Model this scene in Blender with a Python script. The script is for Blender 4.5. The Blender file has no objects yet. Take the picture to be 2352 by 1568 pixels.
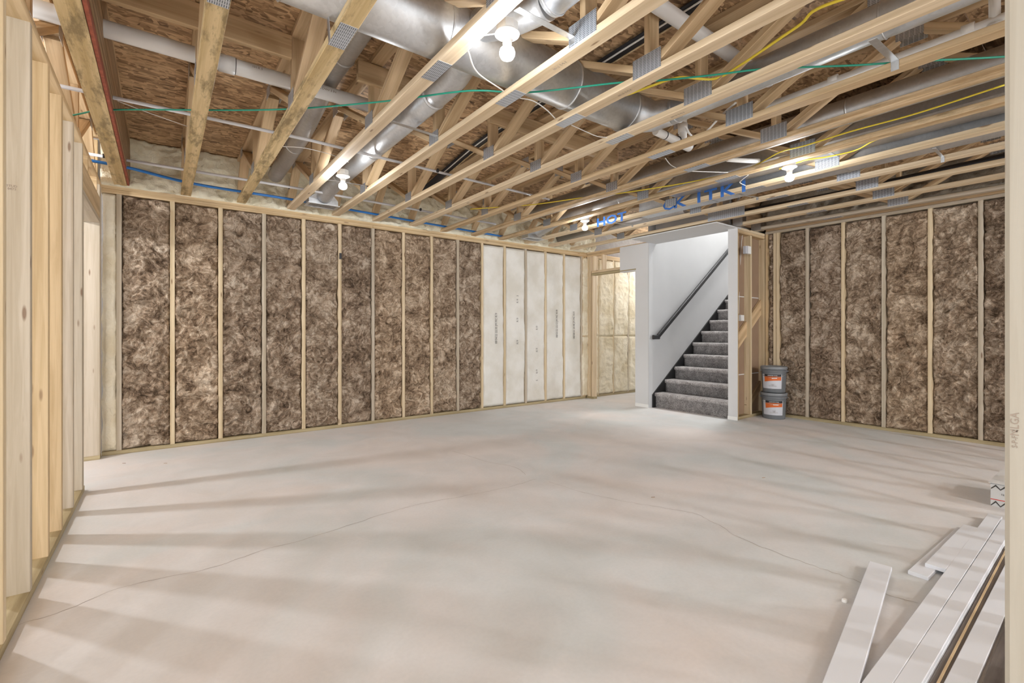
import bpy, math, random
import numpy as np
from mathutils import Vector, Matrix
random.seed(7); rng = np.random.default_rng(7)
SC = bpy.context.scene
COL = SC.collection
PI = math.pi
# ------------------------------------------------------------------ camera
F, YAW, HY, CH = 1075.0, math.radians(36.7), 761.0, 1.153
SY, CY = math.sin(YAW), math.cos(YAW)
cam_d = bpy.data.cameras.new('camera'); cam = bpy.data.objects.new('camera', cam_d); COL.objects.link(cam)
cam_d.sensor_width = 36.0; cam_d.lens = 36.0 * F / 2352.0
cam_d.shift_y = -(784.0 - HY) / 2352.0
cam_d.clip_start = 0.02
cam.location = (0, 0, CH); cam.rotation_euler = (PI / 2, 0, -YAW)
SC.camera = cam
# ------------------------------------------------------------------ world, lamps, exposure
SC.view_settings.view_transform = 'Standard'; SC.view_settings.look = 'None'
SC.view_settings.gamma = 1.0; SC.view_settings.use_curve_mapping = False
SC.view_settings.exposure = 0.0
w = bpy.data.worlds.new('world'); SC.world = w; w.use_nodes = True
WBG = w.node_tree.nodes['Background']
WBG.inputs[0].default_value = (0.93, 0.965, 1.0, 1); WBG.inputs[1].default_value = 3.2
LAMP_COL = (0.96, 0.975, 1.0)
LAMP_W = 44.0          # each bare bulb of this room
SIDE_W = 250.0          # bulbs of the neighbouring rooms, one added as fill
SC.cycles.use_denoising = True
SC.cycles.max_bounces = 8
SC.cycles.diffuse_bounces = 5

# ------------------------------------------------------------------ helpers
WM = {}
def ray(px, py):
    dx = (px - 1176) / F; dz = (HY - py) / F
    return Vector((SY + dx * CY, CY - dx * SY, dz))
def atz(px, py, z):
    r = ray(px, py); t = (z - CH) / r.z; return Vector((r.x * t, r.y * t, z))
def aty(px, py, y):
    r = ray(px, py); t = y / r.y; return Vector((r.x * t, y, CH + r.z * t))
def atx(px, py, x):
    r = ray(px, py); t = x / r.x; return Vector((x, r.y * t, CH + r.z * t))

def place(o, M, parent=None):
    if o.name not in COL.objects: COL.objects.link(o)
    if parent is not None:
        o.parent = parent; o.matrix_basis = WM[parent].inverted() @ M
    else:
        o.matrix_basis = M
    WM[o] = M
    return o
def T(x=0, y=0, z=0): return Matrix.Translation((x, y, z))
def tag(o, label=None, cat=None, group=None, kind=None):
    if label: o['label'] = label
    if cat: o['category'] = cat
    if group: o['group'] = group
    if kind: o['kind'] = kind
    return o
def thing(name, loc, label, cat, group=None):
    o = bpy.data.objects.new(name, None); o.empty_display_size = 0.05
    place(o, T(*loc)); return tag(o, label, cat, group)
def struct(name, loc=(0, 0, 0), label=None):
    o = bpy.data.objects.new(name, None); o.empty_display_size = 0.05
    place(o, T(*loc)); o['kind'] = 'structure'
    if label: o['label'] = label
    return o
def mesh(verts, faces, mat, smooth=False):
    me = bpy.data.meshes.new('m'); me.from_pydata([tuple(v) for v in verts], [], faces)
    me.update()
    if mat: me.materials.append(mat)
    if smooth: me.polygons.foreach_set('use_smooth', [True] * len(me.polygons))
    return me
def ob(name, me, M=None, parent=None):
    return place(bpy.data.objects.new(name, me), M if M is not None else Matrix.Identity(4), parent)

_bc = {}
def board_mesh(L, W, H, mat, c=0.003):
    key = (round(L, 3), round(W, 3), round(H, 3), mat.name, c)
    if key in _bc: return _bc[key]
    y, z = W / 2, H / 2; c = min(c, y * .4, z * .4)
    pr = [(-y + c, -z), (y - c, -z), (y, -z + c), (y, z - c), (y - c, z), (-y + c, z), (-y, z - c), (-y, -z + c)]
    vs = [(-L / 2, a, b) for a, b in pr] + [(L / 2, a, b) for a, b in pr]
    fs = [(i, i + 8, (i + 1) % 8 + 8, (i + 1) % 8) for i in range(8)] + [tuple(range(8)), tuple(range(15, 7, -1))]
    fs = [tuple(reversed(f)) for f in fs]
    me = mesh(vs, fs, mat); _bc[key] = me
    return me
def frame(p0, p1, wdir):
    p0 = Vector(p0); p1 = Vector(p1); x = (p1 - p0).normalized(); y = Vector(wdir)
    y = (y - x * y.dot(x)).normalized(); z = x.cross(y)
    M = Matrix((x, y, z)).transposed().to_4x4(); M.translation = (p0 + p1) / 2
    return M, (p1 - p0).length
def board(name, p0, p1, wdir, W, H, mat, parent=None, c=0.003):
    """a length of lumber: W along wdir, H across, grain along p0->p1"""
    M, L = frame(p0, p1, wdir)
    return ob(name, board_mesh(L, W, H, mat, c), M, parent)
def box(name, lo, hi, mat, parent=None, c=0.002):
    """axis-aligned block, long side gives the local x axis"""
    lo = Vector(lo); hi = Vector(hi); d = hi - lo; ax = max(range(3), key=lambda i: d[i])
    cn = (lo + hi) / 2; a = cn.copy(); b = cn.copy(); a[ax] = lo[ax]; b[ax] = hi[ax]
    rest = [i for i in range(3) if i != ax]; wa = rest[0] if d[rest[0]] >= d[rest[1]] else rest[1]
    wd = Vector((0, 0, 0)); wd[wa] = 1
    th = rest[0] if wa == rest[1] else rest[1]
    return board(name, a, b, wd, d[wa], d[th], mat, parent, c)

class MB:
    def __init__(s): s.v = []; s.f = []
    def box(s, lo, hi):
        n = len(s.v); x0, y0, z0 = lo; x1, y1, z1 = hi
        s.v += [(x0, y0, z0), (x1, y0, z0), (x1, y1, z0), (x0, y1, z0), (x0, y0, z1), (x1, y0, z1), (x1, y1, z1), (x0, y1, z1)]
        s.f += [tuple(n + i for i in q) for q in ((3, 2, 1, 0), (4, 5, 6, 7), (0, 1, 5, 4), (1, 2, 6, 5), (2, 3, 7, 6), (3, 0, 4, 7))]
    def quad(s, a, b, c, d):
        n = len(s.v); s.v += [a, b, c, d]; s.f.append((n, n + 1, n + 2, n + 3))
    def prism(s, poly, axis, a, b):
        """poly in the two other axes, extruded on axis from a to b"""
        n = len(s.v); k = len(poly)
        def mk(u, v, t):
            return {'x': (t, u, v), 'y': (u, t, v), 'z': (u, v, t)}[axis]
        s.v += [mk(u, v, a) for u, v in poly] + [mk(u, v, b) for u, v in poly]
        s.f += [(n + i, n + (i + 1) % k, n + (i + 1) % k + k, n + i + k) for i in range(k)]
        s.f += [tuple(n + i for i in reversed(range(k))), tuple(n + k + i for i in range(k))]
    def make(s, mat, smooth=False):
        me = mesh(s.v, s.f, mat, smooth)
        return me
def fixn(me):
    import bmesh
    b = bmesh.new(); b.from_mesh(me); bmesh.ops.recalc_face_normals(b, faces=b.faces); b.to_mesh(me); b.free(); return me
def lathe(prof, n, mat, smooth=True):
    vs = []; fs = []
    for r, z in prof:
        for i in range(n):
            a = 2 * PI * i / n; vs.append((r * math.cos(a), r * math.sin(a), z))
    for j in range(len(prof) - 1):
        for i in range(n):
            fs.append((j * n + i, j * n + (i + 1) % n, (j + 1) * n + (i + 1) % n, (j + 1) * n + i))
    if prof[0][0] > 1e-6: fs.append(tuple(range(n - 1, -1, -1)))
    if prof[-1][0] > 1e-6: fs.append(tuple((len(prof) - 1) * n + i for i in range(n)))
    return fixn(mesh(vs, fs, mat, smooth))
def spline(pts, seg=8):
    P = [Vector(p) for p in pts]; P = [2 * P[0] - P[1]] + P + [2 * P[-1] - P[-2]]; out = []
    for i in range(1, len(P) - 2):
        a, b, c, d = P[i - 1:i + 3]
        for k in range(seg):
            t = k / seg
            out.append(.5 * ((2 * b) + (c - a) * t + (2 * a - 5 * b + 4 * c - d) * t * t + (3 * b - a - 3 * c + d) * t ** 3))
    out.append(P[-2]); return out
def tube_mesh(pts, r, mat, n=12, flat=1.0, cap=True, smooth=True):
    pts = [Vector(p) for p in pts]; vs = []; fs = []
    up = Vector((0, 0, 1)); m = len(pts)
    t0 = (pts[1] - pts[0]).normalized()
    if abs(t0.z) > .95: up = Vector((0, 1, 0))
    for i, p in enumerate(pts):
        t = (pts[min(i + 1, m - 1)] - pts[max(i - 1, 0)]).normalized()
        s = t.cross(up)
        if s.length < 1e-4: s = Vector((1, 0, 0))
        s.normalize(); u = s.cross(t).normalized(); up = u
        rr = r[i] if isinstance(r, (list, tuple)) else r
        for k in range(n):
            a = 2 * PI * k / n; vs.append(p + s * (math.cos(a) * rr) + u * (math.sin(a) * rr * flat))
    for i in range(m - 1):
        for k in range(n):
            fs.append((i * n + k, i * n + (k + 1) % n, (i + 1) * n + (k + 1) % n, (i + 1) * n + k))
    if cap: fs += [tuple(range(n - 1, -1, -1)), tuple((m - 1) * n + k for k in range(n))]
    me = fixn(mesh(vs, fs, mat, False))
    if smooth: me.polygons.foreach_set('use_smooth', [len(p.vertices) == 4 for p in me.polygons])
    return me
def tube(name, pts, r, mat, parent=None, n=12, flat=1.0):
    return ob(name, tube_mesh(pts, r, mat, n, flat), None, parent)
def text(name, s, size, M, mat, parent, ext=0.0003, sx=1.0, bold=0.0):
    c = bpy.data.curves.new('t', 'FONT'); c.body = s; c.offset = bold; c.size = size; c.extrude = ext; c.resolution_u = 2
    c.align_x = 'CENTER'; c.align_y = 'CENTER'
    o = bpy.data.objects.new('t', c); COL.objects.link(o); bpy.context.view_layer.update()
    me = bpy.data.meshes.new_from_object(o.evaluated_get(bpy.context.evaluated_depsgraph_get()))
    bpy.data.objects.remove(o); bpy.data.curves.remove(c)
    me.materials.clear(); me.materials.append(mat)
    if sx != 1.0: me.transform(Matrix.Diagonal((sx, 1, 1, 1)))
    return ob(name, me, M, parent)
def axes(o, x, y):
    x = Vector(x).normalized(); y = Vector(y).normalized(); z = x.cross(y)
    M = Matrix((x, y, z)).transposed().to_4x4(); M.translation = o; return M

# ------------------------------------------------------------------ materials
def newmat(name):
    m = bpy.data.materials.new(name); m.use_nodes = True
    nt = m.node_tree; b = nt.nodes['Principled BSDF']; return m, nt, b
def N(nt, typ, **kw):
    n = nt.nodes.new(typ)
    for k, v in kw.items():
        if k.startswith('i_'):
            n.inputs[k[2:].replace('_', ' ')].default_value = v
        else: setattr(n, k, v)
    return n
def ramp(nt, stops, fac):
    r = nt.nodes.new('ShaderNodeValToRGB'); e = r.color_ramp.elements
    while len(e) < len(stops): e.new(.5)
    for i, (p, c) in enumerate(stops):
        e[i].position = p; e[i].color = (*c, 1) if len(c) == 3 else c
    nt.links.new(fac, r.inputs[0]); return r.outputs[0]
def mixc(nt, a, b, fac, typ='MIX'):
    n = nt.nodes.new('ShaderNodeMix'); n.data_type = 'RGBA'; n.blend_type = typ
    for s, i in ((fac, 0), (a, 6), (b, 7)):
        if hasattr(s, 'node'): nt.links.new(s, n.inputs[i])
        else: n.inputs[i].default_value = s if i == 0 else (*s, 1)
    return n.outputs[2]
def mth(nt, op, a, b=0.0, clamp=False):
    n = nt.nodes.new('ShaderNodeMath'); n.operation = op; n.use_clamp = clamp
    for s, i in ((a, 0), (b, 1)):
        if hasattr(s, 'node'): nt.links.new(s, n.inputs[i])
        else: n.inputs[i].default_value = s
    return n.outputs[0]
def objco(nt, scale=(1, 1, 1), rnd=True):
    tc = nt.nodes.new('ShaderNodeTexCoord'); mp = nt.nodes.new('ShaderNodeMapping')
    nt.links.new(tc.outputs['Object'], mp.inputs['Vector']); mp.inputs['Scale'].default_value = scale
    oi = nt.nodes.new('ShaderNodeObjectInfo')
    if rnd:
        m = nt.nodes.new('ShaderNodeVectorMath'); m.operation = 'SCALE'
        cx = nt.nodes.new('ShaderNodeCombineXYZ')
        for i, k in enumerate((37.0, 23.0, 51.0)):
            nt.links.new(mth(nt, 'MULTIPLY', oi.outputs['Random'], k), cx.inputs[i])
        nt.links.new(cx.outputs[0], mp.inputs['Location'])
    return mp.outputs[0], oi.outputs['Random']
def bump(nt, b, h, dist, strength=1.0):
    n = nt.nodes.new('ShaderNodeBump'); n.inputs['Distance'].default_value = dist; n.inputs['Strength'].default_value = strength
    nt.links.new(h, n.inputs['Height']); nt.links.new(n.outputs[0], b.inputs['Normal']); return n
def wood(name, light, dark, stain=0.0, knots=1.0, rough=.65, var=.5):
    m, nt, b = newmat(name)
    v, rnd = objco(nt, (1.0, 22, 22))
    n1 = N(nt, 'ShaderNodeTexNoise', i_Scale=2.2, i_Detail=5.0, i_Roughness=.6, i_Distortion=.7); nt.links.new(v, n1.inputs['Vector'])
    v2, _ = objco(nt, (.35, 7, 7))
    wv = N(nt, 'ShaderNodeTexWave', i_Scale=.9, i_Distortion=5.0, i_Detail=2.0); wv.wave_type = 'RINGS'; wv.rings_direction = 'X'
    nt.links.new(v2, wv.inputs['Vector'])
    g = mth(nt, 'ADD', mth(nt, 'MULTIPLY', n1.outputs[0], .75), mth(nt, 'MULTIPLY', wv.outputs['Fac'], .25))
    c = ramp(nt, [(.28, dark), (.50, tuple((a + d) / 2 for a, d in zip(light, dark))), (.66, light)], g)
    # tone per piece
    warm = ramp(nt, [(0, (1.06, 1.03, 1.0)), (.3, (.95, .93, .86)), (.55, (1.0, .94, .86)), (.8, (.90, .86, .80)), (1, (1.05, 1.02, 1.02))], rnd)
    c = mixc(nt, c, warm, var, 'MULTIPLY')
    # knots
    vk, _ = objco(nt, (3.0, 13, 13))
    vo = N(nt, 'ShaderNodeTexVoronoi', i_Scale=1.0); nt.links.new(vk, vo.inputs['Vector'])
    kn = mth(nt, 'MULTIPLY', ramp(nt, [(.06, (1, 1, 1)), (.12, (0, 0, 0))], vo.outputs['Distance']), .75 * knots)
    c = mixc(nt, c, (.16, .075, .03), kn)
    if stain:
        vs, _ = objco(nt, (2.2, 9, 9))
        ns = N(nt, 'ShaderNodeTexNoise', i_Scale=1.5, i_Detail=6.0, i_Roughness=.72); nt.links.new(vs, ns.inputs['Vector'])
        st = mth(nt, 'MULTIPLY', ramp(nt, [(.48, (0, 0, 0)), (.62, (1, 1, 1))], ns.outputs[0]), stain)
        c = mixc(nt, c, (.19, .135, .06), st)
    nt.links.new(c, b.inputs['Base Color']); b.inputs['Roughness'].default_value = rough
    bump(nt, b, g, .0012, .6)
    return m
M_STUD = wood('pale_stud_wood', (.70, .58, .40), (.53, .41, .25), 0, 1.0)
M_STUDP = wood('pale_pine', (.55, .485, .395), (.41, .345, .255), 0, 1.0)
M_TRUSS = wood('truss_wood', (.66, .50, .31), (.45, .315, .175), 0, .8)
M_TRUSSL = wood('truss_wood_light', (.75, .62, .44), (.56, .43, .27), 0, 1.0)
M_POST = wood('grey_pale_pine', (.40, .37, .315), (.31, .275, .215), 0, 1.0)
M_MOULD = wood('mould_stained_wood', (.68, .53, .30), (.46, .33, .15), .8, .6)
M_BARK = wood('bark_edged_wood', (.72, .56, .36), (.42, .27, .13), .5, .6)
M_PLATE = wood('treated_plate_wood', (.45, .375, .225), (.29, .23, .12), .2, .6)
M_TOP = wood('orange_plate_wood', (.65, .50, .31), (.46, .325, .17), 0, .8)
M_DARKW = wood('dark_lvl_wood', (.42, .28, .16), (.20, .125, .065), .3, .2)  # dark brown lumber for beam, web panels and splinters

def simple(name, col, rough=.6, metal=0.0, noise=0.0, nscale=20.0, b_dist=0.0, spec=.5):
    m, nt, b = newmat(name)
    b.inputs['Base Color'].default_value = (*col, 1); b.inputs['Roughness'].default_value = rough
    b.inputs['Metallic'].default_value = metal; b.inputs['Specular IOR Level'].default_value = spec
    if noise or b_dist:
        v, _ = objco(nt)
        n = N(nt, 'ShaderNodeTexNoise', i_Scale=nscale, i_Detail=3.0); nt.links.new(v, n.inputs['Vector'])
        if noise:
            c = ramp(nt, [(.3, tuple(x * (1 - noise) for x in col)), (.7, tuple(min(1, x * (1 + noise)) for x in col))], n.outputs[0])
            nt.links.new(c, b.inputs['Base Color'])
        if b_dist: bump(nt, b, n.outputs[0], b_dist, .5)
    return m
M_DRY = simple('painted_drywall', (.66, .66, .66), .75, noise=.02, nscale=3)
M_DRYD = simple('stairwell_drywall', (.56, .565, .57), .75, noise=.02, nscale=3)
M_PAPER = simple('brown_drywall_back', (.30, .20, .13), .9, noise=.08, nscale=4)
M_PVC = simple('white_pvc', (.80, .80, .79), .35)
M_WHITE = simple('white_plastic', (.85, .85, .83), .4)
M_TRIM = simple('white_primed_trim', (.76, .785, .83), .42)
M_CER = simple('white_porcelain', (.70, .69, .67), .25)
M_INK = simple('black_ink', (.06, .055, .05), .8)
M_FADE = simple('faded_ink', (.30, .24, .19), .85)
M_BLUE = simple('blue_marker', (.03, .13, .42), .7)
M_GREEN = simple('green_cable_sheath', (.015, .30, .20), .4)
M_YEL = simple('yellow_cable_sheath', (.78, .62, .05), .4)
M_WCAB = simple('white_cable_sheath', (.78, .77, .74), .5)
M_BPEX = simple('blue_water_pipe', (.03, .20, .60), .3)
M_PEX = simple('white_water_pipe', (.66, .66, .68), .4)
M_BLACK = simple('black_plastic', (.02, .02, .024), .5)
M_RED = simple('red_edge_paint', (.30, .075, .04), .7, noise=.3, nscale=30)
M_RAIL = simple('black_handrail_paint', (.035, .035, .037), .28)
M_SKIRT = simple('black_skirt_paint', (.018, .018, .019), .35)
M_PAIL = simple('grey_pail_plastic', (.155, .165, .175), .38)
M_PAILL = simple('grey_lid_plastic', (.20, .21, .22), .33)
M_LABW = simple('label_pale', (.55, .56, .60), .5)
M_ORG = simple('label_orange', (.62, .13, .02), .5)
M_CARD = simple('white_carton', (.62, .62, .61), .6)
M_REDC = simple('carton_red', (.6, .04, .03), .6)
M_WIRE = simple('steel_wire', (.5, .5, .5), .35, 1.0)
M_CONC = simple('foundation_concrete', (.35, .33, .31), .9, noise=.1)
M_DUST = simple('drywall_dust', (.72, .72, .70), .9)
def galv(name, col=(.58, .60, .62), rough=.3):
    m, nt, b = newmat(name); v, rnd = objco(nt)
    vo = N(nt, 'ShaderNodeTexVoronoi', i_Scale=60.0); nt.links.new(v, vo.inputs['Vector'])
    n = N(nt, 'ShaderNodeTexNoise', i_Scale=5.0, i_Detail=3.0); nt.links.new(v, n.inputs['Vector'])
    f = mth(nt, 'ADD', mth(nt, 'MULTIPLY', vo.outputs['Color'], .25), mth(nt, 'MULTIPLY', n.outputs[0], .6))
    c = ramp(nt, [(.2, tuple(x * .82 for x in col)), (.7, tuple(min(1, x * 1.1) for x in col))], f)
    nt.links.new(c, b.inputs['Base Color']); b.inputs['Metallic'].default_value = .92
    r = mth(nt, 'ADD', mth(nt, 'MULTIPLY', n.outputs[0], .16), rough - .06); nt.links.new(r, b.inputs['Roughness'])
    bump(nt, b, n.outputs[0], .003, .16)
    return m
M_DUCT = galv('galvanised_duct', (.68, .70, .72), .42)
M_DUCTD = galv('dull_galvanised_duct', (.52, .51, .50), .42)
M_STRAP = galv('galvanised_strap', (.66, .68, .70), .35)
def plate_mat():
    m, nt, b = newmat('perforated_nail_plate'); tc = nt.nodes.new('ShaderNodeTexCoord')
    br = N(nt, 'ShaderNodeTexBrick', i_Scale=1.0); br.offset = .0
    mp = nt.nodes.new('ShaderNodeMapping'); mp.inputs['Scale'].default_value = (1, 1, 1)
    nt.links.new(tc.outputs['Object'], mp.inputs[0]); nt.links.new(mp.outputs[0], br.inputs['Vector'])
    br.inputs['Brick Width'].default_value = .0250; br.inputs['Row Height'].default_value = .0085
    br.inputs['Mortar Size'].default_value = .0030; br.inputs['Mortar Smooth'].default_value = .2; br.inputs['Bias'].default_value = 0
    c = mixc(nt, (.07, .09, .12), (.74, .78, .84), br.outputs['Fac'])
    nt.links.new(c, b.inputs['Base Color']); b.inputs['Roughness'].default_value = .38
    nt.links.new(mth(nt, 'MULTIPLY', br.outputs['Fac'], .8), b.inputs['Metallic'])
    bump(nt, b, br.outputs['Fac'], .002, .8)
    return m
M_NAIL = plate_mat()
def osb_mat():
    m, nt, b = newmat('oriented_strand_board'); v, rnd = objco(nt)
    wn = N(nt, 'ShaderNodeTexNoise', i_Scale=2.2, i_Detail=1.0); nt.links.new(v, wn.inputs['Vector'])
    cols = []
    for ang, sc, off in ((.25, (7.5, 34, 1), 0), (-.35, (8, 38, 1), 3.7), (1.1, (8, 34, 1), 8.1)):
        mp = nt.nodes.new('ShaderNodeMapping'); mp.inputs['Rotation'].default_value = (0, 0, ang)
        mp.inputs['Scale'].default_value = sc; mp.inputs['Location'].default_value = (off, off, 0)
        ad = N(nt, 'ShaderNodeVectorMath'); ad.operation = 'ADD'
        nt.links.new(v, ad.inputs[0])
        s = N(nt, 'ShaderNodeVectorMath'); s.operation = 'SCALE'; s.inputs['Scale'].default_value = .10
        nt.links.new(wn.outputs['Color'], s.inputs[0]); nt.links.new(s.outputs[0], ad.inputs[1])
        nt.links.new(ad.outputs[0], mp.inputs[0])
        vo = N(nt, 'ShaderNodeTexVoronoi', i_Scale=1.0); nt.links.new(mp.outputs[0], vo.inputs['Vector']); cols.append(vo)
    sel = N(nt, 'ShaderNodeTexNoise', i_Scale=14.0, i_Detail=1.0); nt.links.new(v, sel.inputs['Vector'])
    s1 = ramp(nt, [(.47, (0, 0, 0)), (.49, (1, 1, 1))], sel.outputs[0])
    s2 = ramp(nt, [(.56, (0, 0, 0)), (.58, (1, 1, 1))], sel.outputs[0])
    def g(vo): return mth(nt, 'ADD', mth(nt, 'MULTIPLY', vo.outputs['Color'], .72), mth(nt, 'MULTIPLY', vo.outputs['Distance'], .35))
    h = mixc(nt, mixc(nt, g(cols[0]), g(cols[1]), s1), g(cols[2]), s2)
    c = ramp(nt, [(.10, (.085, .045, .022)), (.3, (.26, .155, .08)), (.52, (.44, .285, .155)), (.75, (.68, .47, .27))], h)
    nt.links.new(c, b.inputs['Base Color']); b.inputs['Roughness'].default_value = .6
    bump(nt, b, h, .004, .7)
    return m
M_OSB = osb_mat()
def brown_mat():
    m, nt, b = newmat('brown_glass_wool'); v, rnd = objco(nt)
    n0 = N(nt, 'ShaderNodeTexNoise', i_Scale=4.0, i_Detail=3.0, i_Distortion=1.2); nt.links.new(v, n0.inputs['Vector'])
    n1 = N(nt, 'ShaderNodeTexNoise', i_Scale=8.0, i_Detail=6.0, i_Roughness=.62, i_Distortion=3.2); nt.links.new(v, n1.inputs['Vector'])
    n2 = N(nt, 'ShaderNodeTexNoise', i_Scale=34.0, i_Detail=4.0, i_Roughness=.6, i_Distortion=3.0); nt.links.new(v, n2.inputs['Vector'])
    f = mth(nt, 'ADD', mth(nt, 'ADD', mth(nt, 'MULTIPLY', n0.outputs[0], .35), mth(nt, 'MULTIPLY', n1.outputs[0], .45)), mth(nt, 'MULTIPLY', n2.outputs[0], .2))
    c = ramp(nt, [(.38, (.11, .072, .047)), (.45, (.31, .218, .148)), (.51, (.52, .39, .28)), (.60, (.88, .74, .59))], f)  # mixed brown tones, with crease shade and fold highlights painted into the colour
    # fine curly fibres
    fib = N(nt, 'ShaderNodeTexNoise', i_Scale=9.0, i_Detail=3.0, i_Distortion=4.5); nt.links.new(v, fib.inputs['Vector'])
    l = mth(nt, 'ABSOLUTE', mth(nt, 'SUBTRACT', fib.outputs[0], .5))
    li = ramp(nt, [(.0, (1, 1, 1)), (.012, (0, 0, 0))], l)
    c = mixc(nt, c, (.60, .50, .41), mth(nt, 'MULTIPLY', li, .55))
    tone = ramp(nt, [(0, (.92, .90, .90)), (.5, (1, 1, 1)), (1, (1.14, 1.10, 1.04))], rnd)
    c = mixc(nt, c, tone, 1.0, 'MULTIPLY')
    nt.links.new(c, b.inputs['Base Color']); b.inputs['Roughness'].default_value = .95; b.inputs['Specular IOR Level'].default_value = .1
    bump(nt, b, mth(nt, 'ADD', mth(nt, 'MULTIPLY', n1.outputs[0], .7), mth(nt, 'MULTIPLY', n2.outputs[0], .3)), .07, 1.0)
    return m
M_BROWN = brown_mat()
def cream_mat(name, a, bb, bd=.012):
    m, nt, b = newmat(name); v, rnd = objco(nt)
    n0 = N(nt, 'ShaderNodeTexNoise', i_Scale=3.5, i_Detail=4.0); nt.links.new(v, n0.inputs['Vector'])
    n1 = N(nt, 'ShaderNodeTexNoise', i_Scale=22.0, i_Detail=4.0, i_Distortion=1.0); nt.links.new(v, n1.inputs['Vector'])
    c = ramp(nt, [(.35, bb), (.6, a)], n0.outputs[0])
    nt.links.new(c, b.inputs['Base Color']); b.inputs['Roughness'].default_value = .92; b.inputs['Specular IOR Level'].default_value = .15
    bump(nt, b, mth(nt, 'ADD', n1.outputs[0], mth(nt, 'MULTIPLY', n0.outputs[0], .8)), bd, .6)
    return m
M_CREAM = cream_mat('white_insulation_facing', (.76, .74, .69), (.66, .63, .56), .006)
M_WOOL = cream_mat('cream_glass_wool', (.80, .73, .58), (.66, .57, .40), .02)
M_FOAM = cream_mat('cream_spray_foam', (.88, .84, .68), (.74, .68, .50), .03)
M_GWOOL = cream_mat('grey_brown_rim_wool', (.38, .34, .28), (.22, .19, .15), .03)
def carpet_mat():
    m, nt, b = newmat('grey_speckled_carpet'); v, rnd = objco(nt)
    n1 = N(nt, 'ShaderNodeTexNoise', i_Scale=95.0, i_Detail=3.0, i_Roughness=.7); nt.links.new(v, n1.inputs['Vector'])
    n0 = N(nt, 'ShaderNodeTexNoise', i_Scale=14.0, i_Detail=2.0); nt.links.new(v, n0.inputs['Vector'])
    f = mth(nt, 'ADD', mth(nt, 'MULTIPLY', n1.outputs[0], .75), mth(nt, 'MULTIPLY', n0.outputs[0], .25))
    c = ramp(nt, [(.34, (.15, .135, .13)), (.5, (.40, .375, .365)), (.66, (.74, .71, .70))], f)
    nt.links.new(c, b.inputs['Base Color']); b.inputs['Roughness'].default_value = 1; b.inputs['Specular IOR Level'].default_value = .05
    bump(nt, b, f, .02, .8)
    return m
M_CARPET = carpet_mat()
def floor_mat():
    m, nt, b = newmat('smooth_concrete'); v, rnd = objco(nt, rnd=False)
    n0 = N(nt, 'ShaderNodeTexNoise', i_Scale=.75, i_Detail=5.0, i_Roughness=.55, i_Distortion=.6); nt.links.new(v, n0.inputs['Vector'])
    n1 = N(nt, 'ShaderNodeTexNoise', i_Scale=2.6, i_Detail=6.0, i_Roughness=.6, i_Distortion=.8); nt.links.new(v, n1.inputs['Vector'])
    n2 = N(nt, 'ShaderNodeTexNoise', i_Scale=60.0, i_Detail=4.0); nt.links.new(v, n2.inputs['Vector'])
    c = ramp(nt, [(.38, (.645, .675, .685)), (.5, (.70, .69, .69)), (.62, (.735, .695, .68))], n0.outputs[0])
    c = mixc(nt, c, ramp(nt, [(.35, (.93, .92, .90)), (.6, (1.02, 1.01, 1.0))], n1.outputs[0]), .8, 'MULTIPLY')
    c = mixc(nt, c, ramp(nt, [(.35, (.97, .97, .97)), (.6, (1.01, 1.01, 1.01))], n2.outputs[0]), .7, 'MULTIPLY')
    nt.links.new(c, b.inputs['Base Color']); b.inputs['Roughness'].default_value = .62; b.inputs['Specular IOR Level'].default_value = .35
    bump(nt, b, n2.outputs[0], .0006, .4)
    return m
M_FLOOR = floor_mat()
def emit_mat():
    m, nt, b = newmat('lit_bulb_glass'); b.inputs['Base Color'].default_value = (1, 1, 1, 1)
    b.inputs['Emission Color'].default_value = (1, .97, .92, 1); b.inputs['Emission Strength'].default_value = 5
    return m
M_BULB = emit_mat()

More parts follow.
